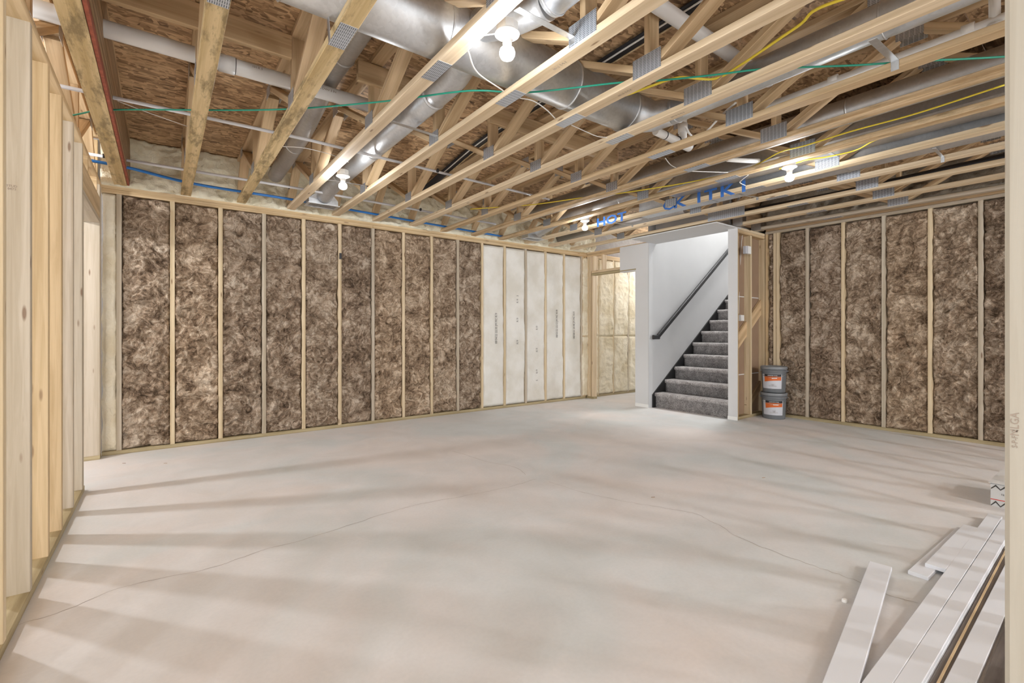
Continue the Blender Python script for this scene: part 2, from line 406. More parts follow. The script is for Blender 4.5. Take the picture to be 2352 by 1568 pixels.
# ------------------------------------------------------------------ numpy noise for the soft batts
_LAT = rng.random((64, 64, 8))
def vnoise(x, y, s):
    xi = np.floor(x).astype(int); yi = np.floor(y).astype(int); fx = x - xi; fy = y - yi
    fx = fx * fx * (3 - 2 * fx); fy = fy * fy * (3 - 2 * fy); L = _LAT[:, :, s % 8]
    a = L[xi % 64, yi % 64]; b_ = L[(xi + 1) % 64, yi % 64]; c = L[xi % 64, (yi + 1) % 64]; d = L[(xi + 1) % 64, (yi + 1) % 64]
    return (a * (1 - fx) + b_ * fx) * (1 - fy) + (c * (1 - fx) + d * fx) * fy
def fbm(x, y, s, o=3):
    v = 0; a = .5; t = 0
    for i in range(o): v = v + a * vnoise(x, y, s + i); t += a; a *= .5; x = x * 2.03 + 7.1; y = y * 2.03 + 3.3
    return v / t
def sheet(name, org, u, v, n, wd, ht, mat, parent, kind, step=.011, seed=0, back=.05):
    """soft sheet of insulation: grid on u, v with relief along n"""
    nu = max(4, int(wd / step)); nv = max(4, int(ht / step))
    U, V = np.meshgrid(np.linspace(0, 1, nu + 1), np.linspace(0, 1, nv + 1), indexing='ij')
    X = U * wd; Y = V * ht; ox = seed * 3.17; oy = seed * 5.71
    if kind == 'brown':
        wx = fbm(X * 7 + ox, Y * 7 + oy, 0) * 1.9; wy = fbm(X * 7 + oy, Y * 7 + ox, 3) * 1.9
        r = 1 - np.abs(2 * fbm(X * 5.5 + wx + ox, Y * 8.5 + wy + oy, 2, 3) - 1) * 2.0
        r2 = 1 - np.abs(2 * fbm(X * 17 + wy * 1.6 + ox, Y * 20 + wx * 1.6, 5, 3) - 1) * 1.6
        D = .040 * r + .022 * r2 + .032 * fbm(X * 4 + ox, Y * 4 + oy, 4, 2) - .03
        edge = .018; drop = .03
    elif kind == 'white':
        D = .026 * fbm(X * 3 + ox, Y * 2.2 + oy, 0, 3) + .008 * fbm(X * 12 + ox, Y * 10 + oy, 2, 3)
        D += .016 * np.clip(1 - V * 9, 0, 1) * fbm(X * 25 + ox, Y * 12, 1, 2)
        edge = .035; drop = .03
    elif kind == 'wool':
        wx = fbm(X * 4 + ox, Y * 4 + oy, 0) * 1.2
        D = .045 * fbm(X * 4 + ox + wx, Y * 3.2 + oy, 0, 3) + .022 * (1 - np.abs(2 * fbm(X * 9 + ox, Y * 11 + wx + oy, 2, 2) - 1))
        edge = .03; drop = .03
    else:      # foam
        D = .11 * fbm(X * 3.1 + ox, Y * 4.5 + oy, 0, 2) + .075 * (1 - np.abs(2 * fbm(X * 9 + ox, Y * 14 + oy, 2, 3) - 1))
        edge = .01; drop = .0
    e = np.minimum(np.minimum(X, wd - X), np.minimum(Y, ht - Y)); e = np.clip(e / edge, 0, 1); e = e * e * (3 - 2 * e)
    D = D - drop * (1 - e)
    jx = (fbm(Y * 9 + ox, Y * 0 + seed, 1, 2) - .5) * .020 * (kind != 'foam')
    jx = jx * np.clip(1 - 2 * U, 0, 1) + (fbm(Y * 8 + oy, Y * 0 + seed + 9, 2, 2) - .5) * .020 * (kind != 'foam') * np.clip(2 * U - 1, 0, 1)
    u = np.array(u, float); v = np.array(v, float); n = np.array(n, float)
    P = (X + jx)[..., None] * u + Y[..., None] * v + D[..., None] * n
    P = P.reshape(-1, 3); nn = len(P)
    i, j = np.meshgrid(np.arange(nu), np.arange(nv), indexing='ij'); a = (i * (nv + 1) + j).ravel()
    Fq = np.stack([a, a + nv + 1, a + nv + 2, a + 1], 1)
    if np.dot(np.cross(u, v), n) < 0: Fq = Fq[:, ::-1]
    # skirt closing the sheet to a real thickness
    rim = [k * (nv + 1) for k in range(nu + 1)] + [nu * (nv + 1) + k for k in range(1, nv + 1)] + \
          [k * (nv + 1) + nv for k in range(nu - 1, -1, -1)] + [k for k in range(nv - 1, 0, -1)]
    RB = P[rim] - n * 0; RB = RB - (RB @ n)[:, None] * n - n * back
    P2 = np.vstack([P, RB]); m = len(rim)
    Sk = [[rim[k], nn + k, nn + (k + 1) % m, rim[(k + 1) % m]] for k in range(m)]
    if np.dot(np.cross(u, v), n) < 0: Sk = [q[::-1] for q in Sk]
    me = bpy.data.meshes.new('m'); A = np.vstack([Fq, np.array(Sk)])
    me.vertices.add(len(P2)); me.vertices.foreach_set('co', P2.ravel())
    me.loops.add(A.size); me.loops.foreach_set('vertex_index', A.ravel().astype(np.int32))
    me.polygons.add(len(A)); me.polygons.foreach_set('loop_start', np.arange(0, A.size, 4).astype(np.int32))
    me.polygons.foreach_set('loop_total', np.full(len(A), 4, np.int32)); me.update(calc_edges=True)
    me.polygons.foreach_set('use_smooth', [True] * len(A)); me.materials.append(mat)
    return ob(name, me, T(*org), parent)

# ================================================================== STRUCTURE
ZT = 2.517            # underside of the trusses
ZO = 2.975            # underside of the subfloor
SW, SD = .038, .089   # lumber
XL = lambda k: .141 + .4825 * k
# floor
fl = MB(); fl.box((-4.2, -5.5, -.12), (10.0, 6.1, 0))
FLOOR = ob('floor', fl.make(M_FLOOR)); FLOOR['kind'] = 'structure'
def crack(pts):
    P = [atz(x, y, 0.0) for x, y in pts]; S = spline(P, 6); vs = []; fs = []
    for i, p in enumerate(S):
        t = (S[min(i + 1, len(S) - 1)] - S[max(i - 1, 0)]).normalized(); s = Vector((-t.y, t.x, 0))
        q = p + s * random.uniform(-.007, .007); wd = random.uniform(.0006, .0014)
        vs += [(q.x + s.x * wd, q.y + s.y * wd, .0007), (q.x - s.x * wd, q.y - s.y * wd, .0007)]
    for i in range(len(S) - 1): fs.append((2 * i, 2 * i + 1, 2 * i + 3, 2 * i + 2))
    ob('crack', mesh(vs, fs, M_FADE), None, FLOOR)
crack([(40, 1435), (150, 1400), (300, 1343), (480, 1305), (600, 1265), (735, 1228), (850, 1190), (950, 1160), (1060, 1140), (1180, 1115), (1230, 1100)])
crack([(1262, 1106), (1340, 1130), (1430, 1150), (1500, 1162), (1590, 1178), (1640, 1200), (1700, 1235), (1800, 1275), (1900, 1310), (1970, 1335), (2045, 1367), (2110, 1385)])
crack([(1040, 1035), (1120, 1060), (1180, 1072), (1208, 1090)])
dm = MB()
for px, py, r in ((1472, 944, .03), (1478, 950, .015), (1664, 968, .02), (1690, 972, .035), (1640, 962, .015), (1720, 968, .01), (1452, 941, .02)):
    p = atz(px, py, .0008); k = 9
    n0 = len(dm.v); dm.v += [(p.x + math.cos(i * 2 * PI / k) * r * random.uniform(.5, 1.2), p.y + math.sin(i * 2 * PI / k) * r * random.uniform(.5, 1.2), .001) for i in range(k)]
    dm.f.append(tuple(n0 + i for i in range(k)))
o = ob('drywall_dust', dm.make(M_DUST), None, FLOOR); o['kind'] = 'stuff'

# ceiling of OSB sheets
CEIL = struct('ceiling', (0, 0, ZO), 'underside of the subfloor of strand board sheets')
def sheets(x0, x1, y0, y1):
    y = y0; row = 0
    while y < y1 - .02:
        yb = min(y + 1.22, y1); x = x0 - (row % 2) * 1.22
        while x < x1 - .02:
            a, b_ = max(x, x0), min(x + 2.44, x1)
            if b_ - a > .05:
                me = board_mesh(b_ - a - .003, yb - y - .003, .018, M_OSB, .001)
                ob('strand_board', me, T((a + b_) / 2, (y + yb) / 2, ZO + .009), CEIL)
            x += 2.44
        y = yb; row += 1
sheets(-4.2, 6.06, -5.5, 6.0); sheets(6.06, 7.0, -5.5, 3.27); sheets(6.06, 10.0, 4.45, 6.0)

# ---- back wall
YB = 5.729
WB = struct('wall_back', (2.7, YB, 0), 'framed back wall filled with brown and white insulation')
fd = MB(); fd.box((-4.2, YB + .16, 0), (10.0, YB + .3, 3.0)); ob('foundation', fd.make(M_CONC), None, WB)
box('bottom_plate', (-.455, YB, 0), (5.86, YB + .14, SW), M_PLATE, WB)
box('bottom_plate', (5.99, YB, 0), (9.6, YB + .14, SW), M_PLATE, WB)
for a, b_ in ((-.46, 2.1), (2.103, 4.9), (4.903, 9.6)): box('top_plate', (a, YB, 2.441), (b_, YB + .14, 2.478), M_TOP, WB)
for a, b_ in ((-.46, 3.3), (3.303, 9.6)): box('top_plate', (a, YB + .004, 2.479), (b_, YB + .144, 2.516), M_TOP, WB)
sx = [YB * (-.0580 + .07093 * i) for i in range(24)]
for i, x in enumerate(sx):
    box('stud', (x - .019, YB, SW), (x + .019, YB + .14, 2.441), M_STUD if i % 3 else M_STUDP, WB)
sheet('pale_batt', (-.452, YB + .035, SW), (1, 0, 0), (0, 0, 1), (0, -1, 0), .103, 2.40, M_WOOL, WB, 'wool', .011, 40)
for i in range(23):
    x0, x1 = sx[i] + .017, sx[i + 1] - .017
    if i < 10:
        o = sheet('brown_batt', (x0, YB + .034, SW), (1, 0, 0), (0, 0, 1), (0, -1, 0), x1 - x0, 2.40, M_BROWN, WB, 'brown', .0095, i + 1)
    elif i < 15:
        o = sheet('white_batt', (x0 - .012, YB + .018, SW + .004), (1, 0, 0), (0, 0, 1), (0, -1, 0), x1 - x0 + .024, 2.385, M_CREAM, WB, 'white', .012, i + 1)
        # printed lines on the facing
        cx = (x0 + x1) / 2
        def pr(s, z, size, dx=0.0, up=True):
            text('print', s, size, axes((cx + dx, YB - .022, z), (0, 0, 1 if up else -1), (-1 if up else 1, 0, 0)), M_INK, o, sx=.8)
        if i == 10: pr('08/04/22 22:35 JM MC R19', 1.20, .052, .03)
        if i == 11:
            for s, z in (('5', 1.70), ('R19', 1.62), ('R19', 1.33), ('R19', .99)): pr(s, z, .05, .02)
        if i == 12:
            for s, z in (('R19', 1.21), ('R19', .86), ('R19', .52), ('5', .38)): pr(s, z, .05, .0)
        if i == 13: pr('08/03/22 22:12 JM MC R19', 1.28, .052, .02)
        if i == 14: pr('08/08/22 20:48 JM MC R19', 1.26, .052, .0)
    elif i < 21:
        sheet('cream_batt', (x0 - .012, YB + .022, SW + .004), (1, 0, 0), (0, 0, 1), (0, -1, 0), x1 - x0 + .024, 1.03, M_WOOL, WB, 'wool', .012, i + 1)
        sheet('cream_batt', (x0 - .012, YB + .022, SW + 1.033), (1, 0, 0), (0, 0, 1), (0, -1, 0), x1 - x0 + .024, 1.365, M_WOOL, WB, 'wool', .012, i + 31)
# corner studs where the partition meets the back wall
for x in (5.80, 5.845): box('stud', (x - .018, YB - .0, SW), (x + .018, YB + .14, 2.441), M_TOP, WB)
sheet('spray_foam', (-.46, YB + .075, 2.512), (1, 0, 0), (0, 0, 1), (0, -1, 0), 6.5, .455, M_FOAM, WB, 'foam', .016, 3, .1)
fb = sheet('spray_foam', (-.46, YB + .10, 2.505), (1, 0, 0), (0, .25, .97), (0, -.97, .25), 6.5, .13, M_FOAM, WB, 'foam', .014, 9, .06)

# ---- left wall: open stud wall, rough opening with header at the far end
XW = -.457
WL = struct('wall_left', (XW, 3, 0), 'open stud wall on the left with a rough opening at its far end')
box('bottom_plate', (XW - .14, .0, 0), (XW, 4.575, SW), M_PLATE, WL)
box('bottom_plate', (XW - .14, 5.60, 0), (XW, 5.725, SW), M_PLATE, WL)
ZS = 2.479
for i, y in enumerate((4.456, 4.04, 3.62, 3.235, 2.845, 2.425, 2.02, 1.61, 1.20, .80, .40)):
    o = box('stud', (XW - .14, y, SW), (XW, y + .038, ZS), (M_STUDP, M_STUDP, M_TOP, M_TOP, M_STUDP, M_STUD)[i % 6], WL)
box('stud', (XW - .14, 4.496, SW), (XW, 4.534, 2.13), M_STUDP, WL)
box('top_plate', (XW - .14, .0, ZS), (XW, 5.725, ZS + SW), M_TOP, WL)
for y in (5.605, 5.685):
    o = box('stud', (XW - .14, y, SW), (XW, y + .038, ZS), M_STUDP, WL)
box('header', (XW - .14, 4.50, 2.132), (XW, 5.60, 2.17), M_STUDP, WL)
box('header', (XW - .038, 4.50, 2.172), (XW, 5.60, 2.36), M_TRUSS, WL)
box('cripple_stud', (XW - .14, 5.05, 2.17), (XW - .042, 5.088, ZS), M_TOP, WL)
for y in (4.75, 5.35): box('cripple_stud', (XW - .14, y, 2.36), (XW, y + .038, ZS), M_TOP, WL)
text('print', 'S-P-F\nKD-HT', .013, axes((XW - .115, 2.8445, 1.765), (1, 0, 0), (0, 0, 1)), M_FADE, WL)
text('print', 'STUD\n0473', .013, axes((XW - .055, 2.8445, 1.76), (1, 0, 0), (0, 0, 1)), M_FADE, WL)

# ---- right wall
XR = 6.73
WR = struct('wall_right', (XR, 1.5, 0), 'framed right wall filled with brown insulation')
fd = MB(); fd.box((XR + .16, -5.5, 0), (XR + .3, 3.22, 3.0)); ob('foundation', fd.make(M_CONC), None, WR)
box('bottom_plate', (XR, -1.5, 0), (XR + .14, 3.12, SW), M_PLATE, WR)
box('top_plate', (XR, -1.5, 2.500), (XR + .14, 3.12, 2.537), M_STUDP, WR)
box('top_plate', (XR + .012, -1.5, 2.540), (XR + .14, 3.12, 2.577), M_TRUSS, WR)
box('top_plate', (XR - .03, -1.5, 2.580), (XR + .11, 3.12, 2.617), M_TRUSS, WR)
ry = [2.955, 2.594, 2.192, 1.786, 1.374, .978, .572, .166, -.24, -.65]
for i, y in enumerate(ry):
    box('stud', (XR, y - .019, SW), (XR + .14, y + .019, 2.5), M_STUDP if i % 2 else M_STUD, WR)
box('stud', (XR, 2.977, SW), (XR + .14, 3.015, 2.5), M_STUD, WR)
box('stud', (XR + .002, 3.085, SW), (XR + .14, 3.12, 2.5), M_TOP, WR)
sheet('brown_batt', (XR + .03, 3.017, SW), (0, 1, 0), (0, 0, 1), (-1, 0, 0), .068, 2.46, M_BROWN, WR, 'brown', .0095, 77)
for i in range(len(ry) - 1):
    y0, y1 = ry[i + 1] + .017, ry[i] - .017
    sheet('brown_batt', (XR + .036, y0, SW), (0, 1, 0), (0, 0, 1), (-1, 0, 0), y1 - y0, 2.455, M_BROWN, WR, 'brown', .0095 if i < 6 else .03, i + 50)
o = sheet('rim_wool', (XR + .05, -1.5, 2.62), (0, 1, 0), (0, 0, 1), (-1, 0, 0), 4.65, .35, M_GWOOL, WR, 'foam', .02, 33, .1)

# ---- partition with doorway and painted column
WP = struct('wall_partition', (5.94, 5.0, 0), 'partition with framed doorway and a painted drywall column')
XP = 5.893
box('top_plate', (XP, 4.43, 2.44), (XP + .089, YB, 2.478), M_TRUSS, WP)
box('top_plate', (XP, 4.43, 2.479), (XP + .089, YB, 2.516), M_TRUSS, WP)
box('bottom_plate', (XP, 5.58, 0), (XP + .089, YB + .05, SW), M_PLATE, WP)
for y in (5.685, 5.64): box('stud', (XP, y, SW), (XP + .089, y + .038, 2.44), M_TRUSSL, WP)
box('jamb_stud', (XP, 5.585, SW), (XP + .089, 5.623, 2.11), M_TRUSSL, WP)
box('header', (XP, 4.68, 2.112), (XP + .089, 5.62, 2.15), M_PLATE, WP)
box('header', (XP, 4.68, 2.152), (XP + .089, 5.62, 2.19), M_TRUSSL, WP)
for y in (5.56, 5.36, 4.95): box('cripple_stud', (XP, y, 2.19), (XP + .089, y + .038, 2.44), M_TRUSSL, WP)
dw = MB()
dw.box((5.88, 4.445, .0), (XP, 4.672, 2.5)); dw.box((5.88, 4.672, 2.13), (XP, 4.99, 2.5))
ob('drywall_panel', dw.make(M_DRY), None, WP)
dw = MB(); dw.box((5.88, 4.672, .012), (5.99, 4.685, 2.112)); dw.box((5.88, 4.685, 2.10), (5.99, 4.99, 2.112))
ob('drywall_return', dw.make(M_DRY), None, WP)
bead = MB(); bead.box((5.872, 4.44, .0), (5.8795, 4.68, .05)); ob('corner_bead', bead.make(M_WHITE), None, WP)

# ---- stairwell walls
WS = struct('wall_stairwell', (7.7, 4.43, 0), 'grey painted stairwell walls')
for nm, lo, hi in (('drywall_panel', (5.88, 4.43, 0), (10.0, 4.4445, 5.2)), ('drywall_panel', (5.975, 3.2225, 0), (10.0, 3.236, 5.2)),
                   ('drywall_panel', (10.0, 3.2225, 0), (10.015, 4.4445, 5.2)), ('drywall_panel', (6.06, 3.13, 3.0), (6.075, 4.43, 5.2)), ('drywall_panel', (5.9, 3.1, 5.2), (10.1, 4.6, 5.22))):
    m_ = MB(); m_.box(lo, hi); ob(nm, m_.make(M_DRYD), None, WS)
m_ = MB(); m_.box((5.462, 3.115, 2.492), (6.06, 4.43, 2.505)); ob('soffit_panel', m_.make(M_DRY), None, WS)
m_ = MB(); m_.box((6.05, 3.13, 2.506), (6.062, 4.43, 3.0)); ob('soffit_return', m_.make(M_DRY), None, WS)
# ---- stair side wall (open framing, seen from the room)
WQ = struct('wall_stair_side', (6.35, 3.2, 0), 'open framed wall beside the stairs')
YQ = 3.13
box('bottom_plate', (5.98, YQ, 0), (6.80, YQ + .089, SW), M_PLATE, WQ)
box('top_plate', (5.975, YQ, 2.44), (6.80, YQ + .089, 2.478), M_TRUSS, WQ)
box('top_plate', (5.975, YQ, 2.479), (6.80, YQ + .089, 2.516), M_TRUSSL, WQ)
for x, m_ in ((5.985, M_TOP), (6.334, M_STUD), (6.742, M_STUD)): box('stud', (x, YQ, SW), (x + .038, YQ + .089, 2.44), m_, WQ)
for z0, z1 in ((.03, .57), (.575, 1.62), (1.625, 2.44)): box('drywall_back', (6.02, YQ + .0895, z0), (6.9, YQ + .0900, z1), M_PAPER, WQ, .0001)
for z in (.5725, 1.6225): box('drywall_joint', (6.02, YQ + .086, z - .006), (6.73, YQ + .089, z + .006), M_DRY, WQ, .0001)
board('stringer', (6.06, YQ + .07, .98), (6.90, YQ + .07, 1.61), (0, 0, 1), .17, .034, M_TRUSS, WQ)
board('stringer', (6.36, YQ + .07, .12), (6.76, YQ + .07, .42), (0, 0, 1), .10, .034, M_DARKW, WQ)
m_ = MB(); m_.box((5.958, 3.115, 0), (5.972, 3.238, 2.5)); ob('drywall_end', m_.make(M_DRY), None, WQ)
m_ = MB(); m_.box((5.950, 3.112, 0), (5.9575, 3.24, .045)); ob('corner_bead', m_.make(M_WHITE), None, WQ)
# header beam that carries the short trusses
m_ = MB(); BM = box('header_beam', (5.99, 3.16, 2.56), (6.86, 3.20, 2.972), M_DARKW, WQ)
# ---- front wall (the one the camera looks through)
WF = struct('wall_front', (.72, .02, 0), 'stud of the framed wall at the right edge')
for i, x in enumerate([.70 + .4064 * j for j in range(15)]):
    o = box('stud', (x, -.054, SW), (x + .038, .0842, 2.48), M_POST, WF, .004)
    if i == 0:
        text('print', 'NLGA', .009, axes((x - .0003, .0765, 1.058), (0, 0, 1), (0, -1, 0) if 0 else (0, 1, 0)), M_FADE, o)
        text('print', 'S-P-F  2', .006, axes((x - .0003, .0765, 1.043), (0, 0, 1), (0, 1, 0)), M_FADE, o)
box('bottom_plate', (.70, -.054, 0), (6.7, .0842, SW), M_PLATE, WF)
box('top_plate', (.70, -.054, 2.48), (6.7, .0842, 2.515), M_STUDP, WF)

# ================================================================== TRUSSES
def make_truss(k, y_end, label, chord_mat, web_mat=M_TRUSS, x=None):
    x0 = XL(k) if x is None else x; xc = x0 + .0425; ys = -1.55
    t = thing('floor_truss', (xc, ys, ZT), label, 'truss', 'floor trusses under the subfloor')
    W = .085
    board('bottom_chord', (xc, ys, ZT + .019), (xc, y_end, ZT + .019), (1, 0, 0), W, SW, chord_mat, t)
    board('top_chord', (xc, ys, ZO - .0195), (xc, y_end, ZO - .0195), (1, 0, 0), W, SW, web_mat, t)
    zb, zt = ZT + SW, ZO - .039
    for yb in (-1.475, .05, 1.575, 3.09, 4.61):
        if yb > y_end - .1: continue
        board('web', (xc, yb, zb), (xc, yb, zt), (1, 0, 0), W * .97, SW, web_mat, t)
        for s in (-1, 1):
            if yb + s * .72 > y_end or yb + s * .72 < ys - .3: continue
            a = Vector((xc, yb + s * .045, zb + .014)); b_ = Vector((xc, yb + s * .70, zt - .014))
            board('web', a, b_, (1, 0, 0), W * .97, SW, web_mat, t)
        pw, ph = (.18, .105) if yb < 2.5 else (.14, .085)
        for sgn in (-1, 1):
            M = axes((xc + sgn * (W / 2 + .0012), yb, ZT + .012 + ph / 2), (0, -sgn, 0), (0, 0, 1))
            ob('nail_plate', board_mesh(pw, ph, .0016, M_NAIL, .0003), M, t)
    for yt in (.81, 2.33, 3.85, 5.33):
        if yt > y_end: continue
        for sgn in (-1, 1):
            M = axes((xc + sgn * (W / 2 + .0012), yt, ZO - .05), (0, -sgn, 0), (0, 0, 1))
            ob('nail_plate', board_mesh(.13, .085, .0016, M_NAIL, .0003), M, t)
    if y_end > 5:
        board('web', (xc, 5.38, zt - .012), (xc, 5.74, zb + .02), (1, 0, 0), W * .97, SW, web_mat, t)
        board('web', (xc, 5.82, zb), (xc, 5.82, zt), (1, 0, 0), W * .97, SW, web_mat, t)
    M = axes((xc, 2.205, ZT - .0012), (0, 1, 0), (1, 0, 0))
    ob('splice_plate', board_mesh(.20, .078, .0016, M_NAIL, .0003), M, t)
    return t
TL = {0: ('floor truss with mould-stained bottom chord just right of the edge beam', M_MOULD),
      1: ('mould-stained floor truss with a hanger strap on it, left of the dull round duct', M_MOULD),
      2: ('floor truss that carries the two left bare bulbs along its right side', M_TRUSSL),
      3: ('floor truss just right of the bright round duct and the two left bulbs', M_TRUSSL),
      4: ('second floor truss to the right of the left pair of bulbs', M_TRUSSL),
      5: ('third floor truss right of the left bulbs, beside a round duct', M_TRUSSL),
      6: ('floor truss with the thin white vent pipe running along behind its bottom chord', M_TRUSS),
      7: ('bark-edged floor truss next to the left of the truss with the right pair of bulbs', M_BARK),
      8: ('floor truss that carries the right pair of bare bulbs', M_BARK),
      9: ('floor truss with blue handwriting on the side of its bottom chord', M_TRUSSL),
      10: ('floor truss next to the right of the one with blue handwriting', M_TRUSSL),
      11: ('floor truss passing directly above the white soffit edge of the stairs', M_TRUSSL),
      12: ('short floor truss hung on the stair header beam, left of the two', M_TRUSSL),
      13: ('short floor truss closest to the right wall, hung on the stair header beam', M_STUDP)}
for k, (lab, cm) in TL.items():
    t = make_truss(k, 5.86 if k < 12 else 3.15, lab, cm)
    if k == 9:
        for s_, y_ in (('HOT', 3.95), ('O', 3.1), ('K', 2.98), ('I', 2.75), ('T', 2.62), ('K', 2.45), ('I', 2.28)):
            text('handwriting', s_, .15, axes((XL(9) - .0016, y_, ZT + .028), (0, -1, 0), (0, 0, 1)), M_BLUE, t, sx=1.5, bold=.004)
    if k >= 12:
        m_ = MB(); x0 = XL(k) - .004; m_.box((x0, 3.05, ZT - .004), (x0 + .093, 3.158, ZT - .001)); m_.box((x0 - .002, 3.03, ZT - .004), (x0 - .0003, 3.158, ZT + .12)); m_.box((x0 + .0933, 3.03, ZT - .004), (x0 + .095, 3.158, ZT + .12))
        ob('joist_hanger', m_.make(M_DUCTD), None, t)
    if k == 11:
        M = axes((XL(11) - .003, 2.99, ZT + .055), (0, -1, 0), (0, 0, 1)); ob('nail_plate', board_mesh(.46, .105, .0016, M_NAIL, .0003), M, t)
    if k in (3, 4, 5):
        text('stamp', 'S-P-F 2100', .022, axes((XL(k) + .045, 1.84 - .02 * k, ZT - .0006), (0, 1, 0), (-1, 0, 0)), M_FADE, t)
make_truss(-2, 5.7, 'floor truss above the open left stud wall, mostly in shade', M_TRUSS, x=-.575)
# edge beam
t = thing('edge_beam', (-.31, -1.5, ZT), 'doubled edge beam with red-painted arris at the upper left', 'beam')
box('bottom_flange', (-.366, -1.5, ZT), (-.272, 5.86, ZT + .04), M_MOULD, t)
box('side_flange', (-.270, -1.5, ZT + .004), (-.254, 5.84, ZT + .05), M_RED, t, .001)
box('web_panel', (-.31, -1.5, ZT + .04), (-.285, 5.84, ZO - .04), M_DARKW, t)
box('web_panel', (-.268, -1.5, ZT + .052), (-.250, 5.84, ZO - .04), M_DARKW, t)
box('top_flange', (-.345, -1.5, ZO - .0395), (-.25, 5.84, ZO - .001), M_TRUSS, t)
# strongback bracing
def strong(x0, x1, label, y=3.045):
    o = box('strongback', (x0, y, 2.795), (x1, y + .036, 2.93), M_TRUSSL if 0 else M_TRUSS)
    tag(o, label, 'bracing board', 'strongback braces nailed across the trusses'); return o
strong(-.245, .62, 'wide bracing board across the first two bays right of the edge beam')
strong(1.02, 1.50, 'short bracing board end beside the dark round duct', 3.045)
strong(2.05, 3.55, 'bracing board between trusses behind the left bulb pair', 3.045)

# ================================================================== BARE BULB LAMPS
def lamp(x, y, label, power=LAMP_W, group='bare bulb lamps on the trusses', visible=True):
    t = thing('ceiling_lamp', (x, y, ZT + .10), label, 'lamp', group)
    z0 = ZT
    ob('junction_box', lathe([(.0, .045), (.050, .045), (.050, .004), (.0, .004)], 8, M_WHITE, False), T(x, y, z0), t)
    ob('lamp_base', lathe([(0, .004), (.050, .004), (.057, -.002), (.057, -.008), (.046, -.013), (.030, -.024), (.022, -.036), (.021, -.052), (0, -.052)], 40, M_CER), T(x, y, z0), t)
    for s in (-1, 1):
        ob('screw', lathe([(0, 0), (.0045, 0), (.0045, -.003), (0, -.003)], 10, M_WIRE), T(x + s * .026, y + s * .030, z0 - .012), t)
    ob('bulb', lathe([(0, -.124), (.014, -.122), (.028, -.115), (.0355, -.101), (.0365, -.088), (.032, -.074), (.020, -.062), (.015, -.0525), (0, -.0525)], 32, M_BULB), T(x, y, z0), t)
    ld = bpy.data.lights.new('bulb_light', 'POINT'); ld.energy = power; ld.color = LAMP_COL; ld.shadow_soft_size = .043
    lo = bpy.data.objects.new('bulb_light', ld); place(lo, T(x, y, z0 - .09), t)
    return t
lamp(1.262, 1.73, 'nearest bare bulb in a white porcelain holder, below the wide trunk duct')
lamp(1.262, 4.17, 'bare bulb in a white holder below the floor register near the back wall')
lamp(4.16, 1.735, 'bare bulb in a white holder on the right, in line with the right wall')
lamp(4.16, 4.08, 'farthest bare bulb, near the painted column of the doorway')
G2 = 'bare bulbs of the neighbouring rooms'
lamp(-1.96, 4.73, 'bare bulb in the room behind the left stud wall', SIDE_W * 1.9, G2)
lamp(-1.96, -.45, 'bare bulb in the room left of the camera', SIDE_W * .9, G2)
lamp(5.9, -3.7, 'bare bulb behind the front stud wall, far end', SIDE_W * 3.6, G2)
lamp(1.3, -2.4, 'bare bulb behind the front stud wall, near end', SIDE_W * .35, G2)
lamp(3.7, -2.6, 'added fill bulb behind the front stud wall, middle', SIDE_W * 1.7, G2)  # extra bulb, added to brighten the far and right floor
lamp(7.45, 4.98, 'bare bulb in the small room behind the doorway', 150, G2)
sl = bpy.data.lights.new('upstairs_lamp', 'AREA'); sl.energy = 150; sl.size = .8; sl.color = (1, .985, .96)
so = bpy.data.objects.new('upstairs_lamp', sl); place(so, T(7.9, 3.85, 5.1))

# ================================================================== DUCTS
def ring(r, L, mat): return lathe([(r, -L / 2), (r + .004, -L / 4), (r + .005, 0), (r + .004, L / 4), (r, L / 2)], 40, mat)
def duct(name, pts, r, mat, label, joints=(), group=None, n=40, par=None):
    t = par or thing(name, pts[0], label, 'duct', group)
    tube('pipe', pts, r, mat, t, n)
    for p, d in joints:
        ob('joint_band', tube_mesh([Vector(p) - Vector(d) * .006, Vector(p), Vector(d) * .006 + Vector(p)], [r + .001, r + .006, r + .001], mat, n), None, t)
    return t
X_, Y_ = Vector((1, 0, 0)), Vector((0, 1, 0))
TR = duct('trunk_duct', [(-.22, 2.17, 2.715), (2.62, 2.17, 2.715)], .143, M_DUCT, 'wide round trunk duct crossing the bays behind the nearest bulb',
          [((1.16, 2.17, 2.715), X_), ((.40, 2.17, 2.715), X_), ((2.05, 2.17, 2.715), X_), ((2.60, 2.17, 2.715), X_)], n=56)
tube('reducer', [(2.62, 2.17, 2.715), (2.72, 2.14, 2.70), (2.80, 2.06, 2.68), (2.83, 1.94, 2.677)], [.143, .125, .10, .088], M_DUCT, TR, 40)
duct('branch_duct', [(2.83, 1.95, 2.677), (2.83, -1.5, 2.677)], .086, M_DUCT, 'round branch duct running to the right from the end of the trunk duct', [((2.83, 1.9, 2.677), Y_), ((2.83, .75, 2.677), Y_)])
duct('branch_duct', spline([(.895, 2.33, 2.862), (.895, 2.8, 2.862), (.895, 3.3, 2.86), (.895, 3.65, 2.80), (.895, 4.0, 2.745), (.90, 4.5, 2.73), (.905, 5.2, 2.72)], 5), .068, M_DUCTD, 'dull round duct running back beside the mould-stained truss into the foam', [((.895, 4.3, 2.735), Y_), ((.895, 2.95, 2.862), Y_)])
B1 = duct('branch_duct', [(1.43, 2.75, 2.70), (1.43, 4.75, 2.70)], .080, M_DUCT, 'bright round duct running from the trunk to the floor register by the back wall', [((1.43, 3.9, 2.70), Y_), ((1.43, 2.78, 2.70), Y_)])
tube('elbow', spline([(1.40, 2.33, 2.73), (1.43, 2.50, 2.71), (1.43, 2.76, 2.70)], 5), .081, M_DUCT, B1, 40)
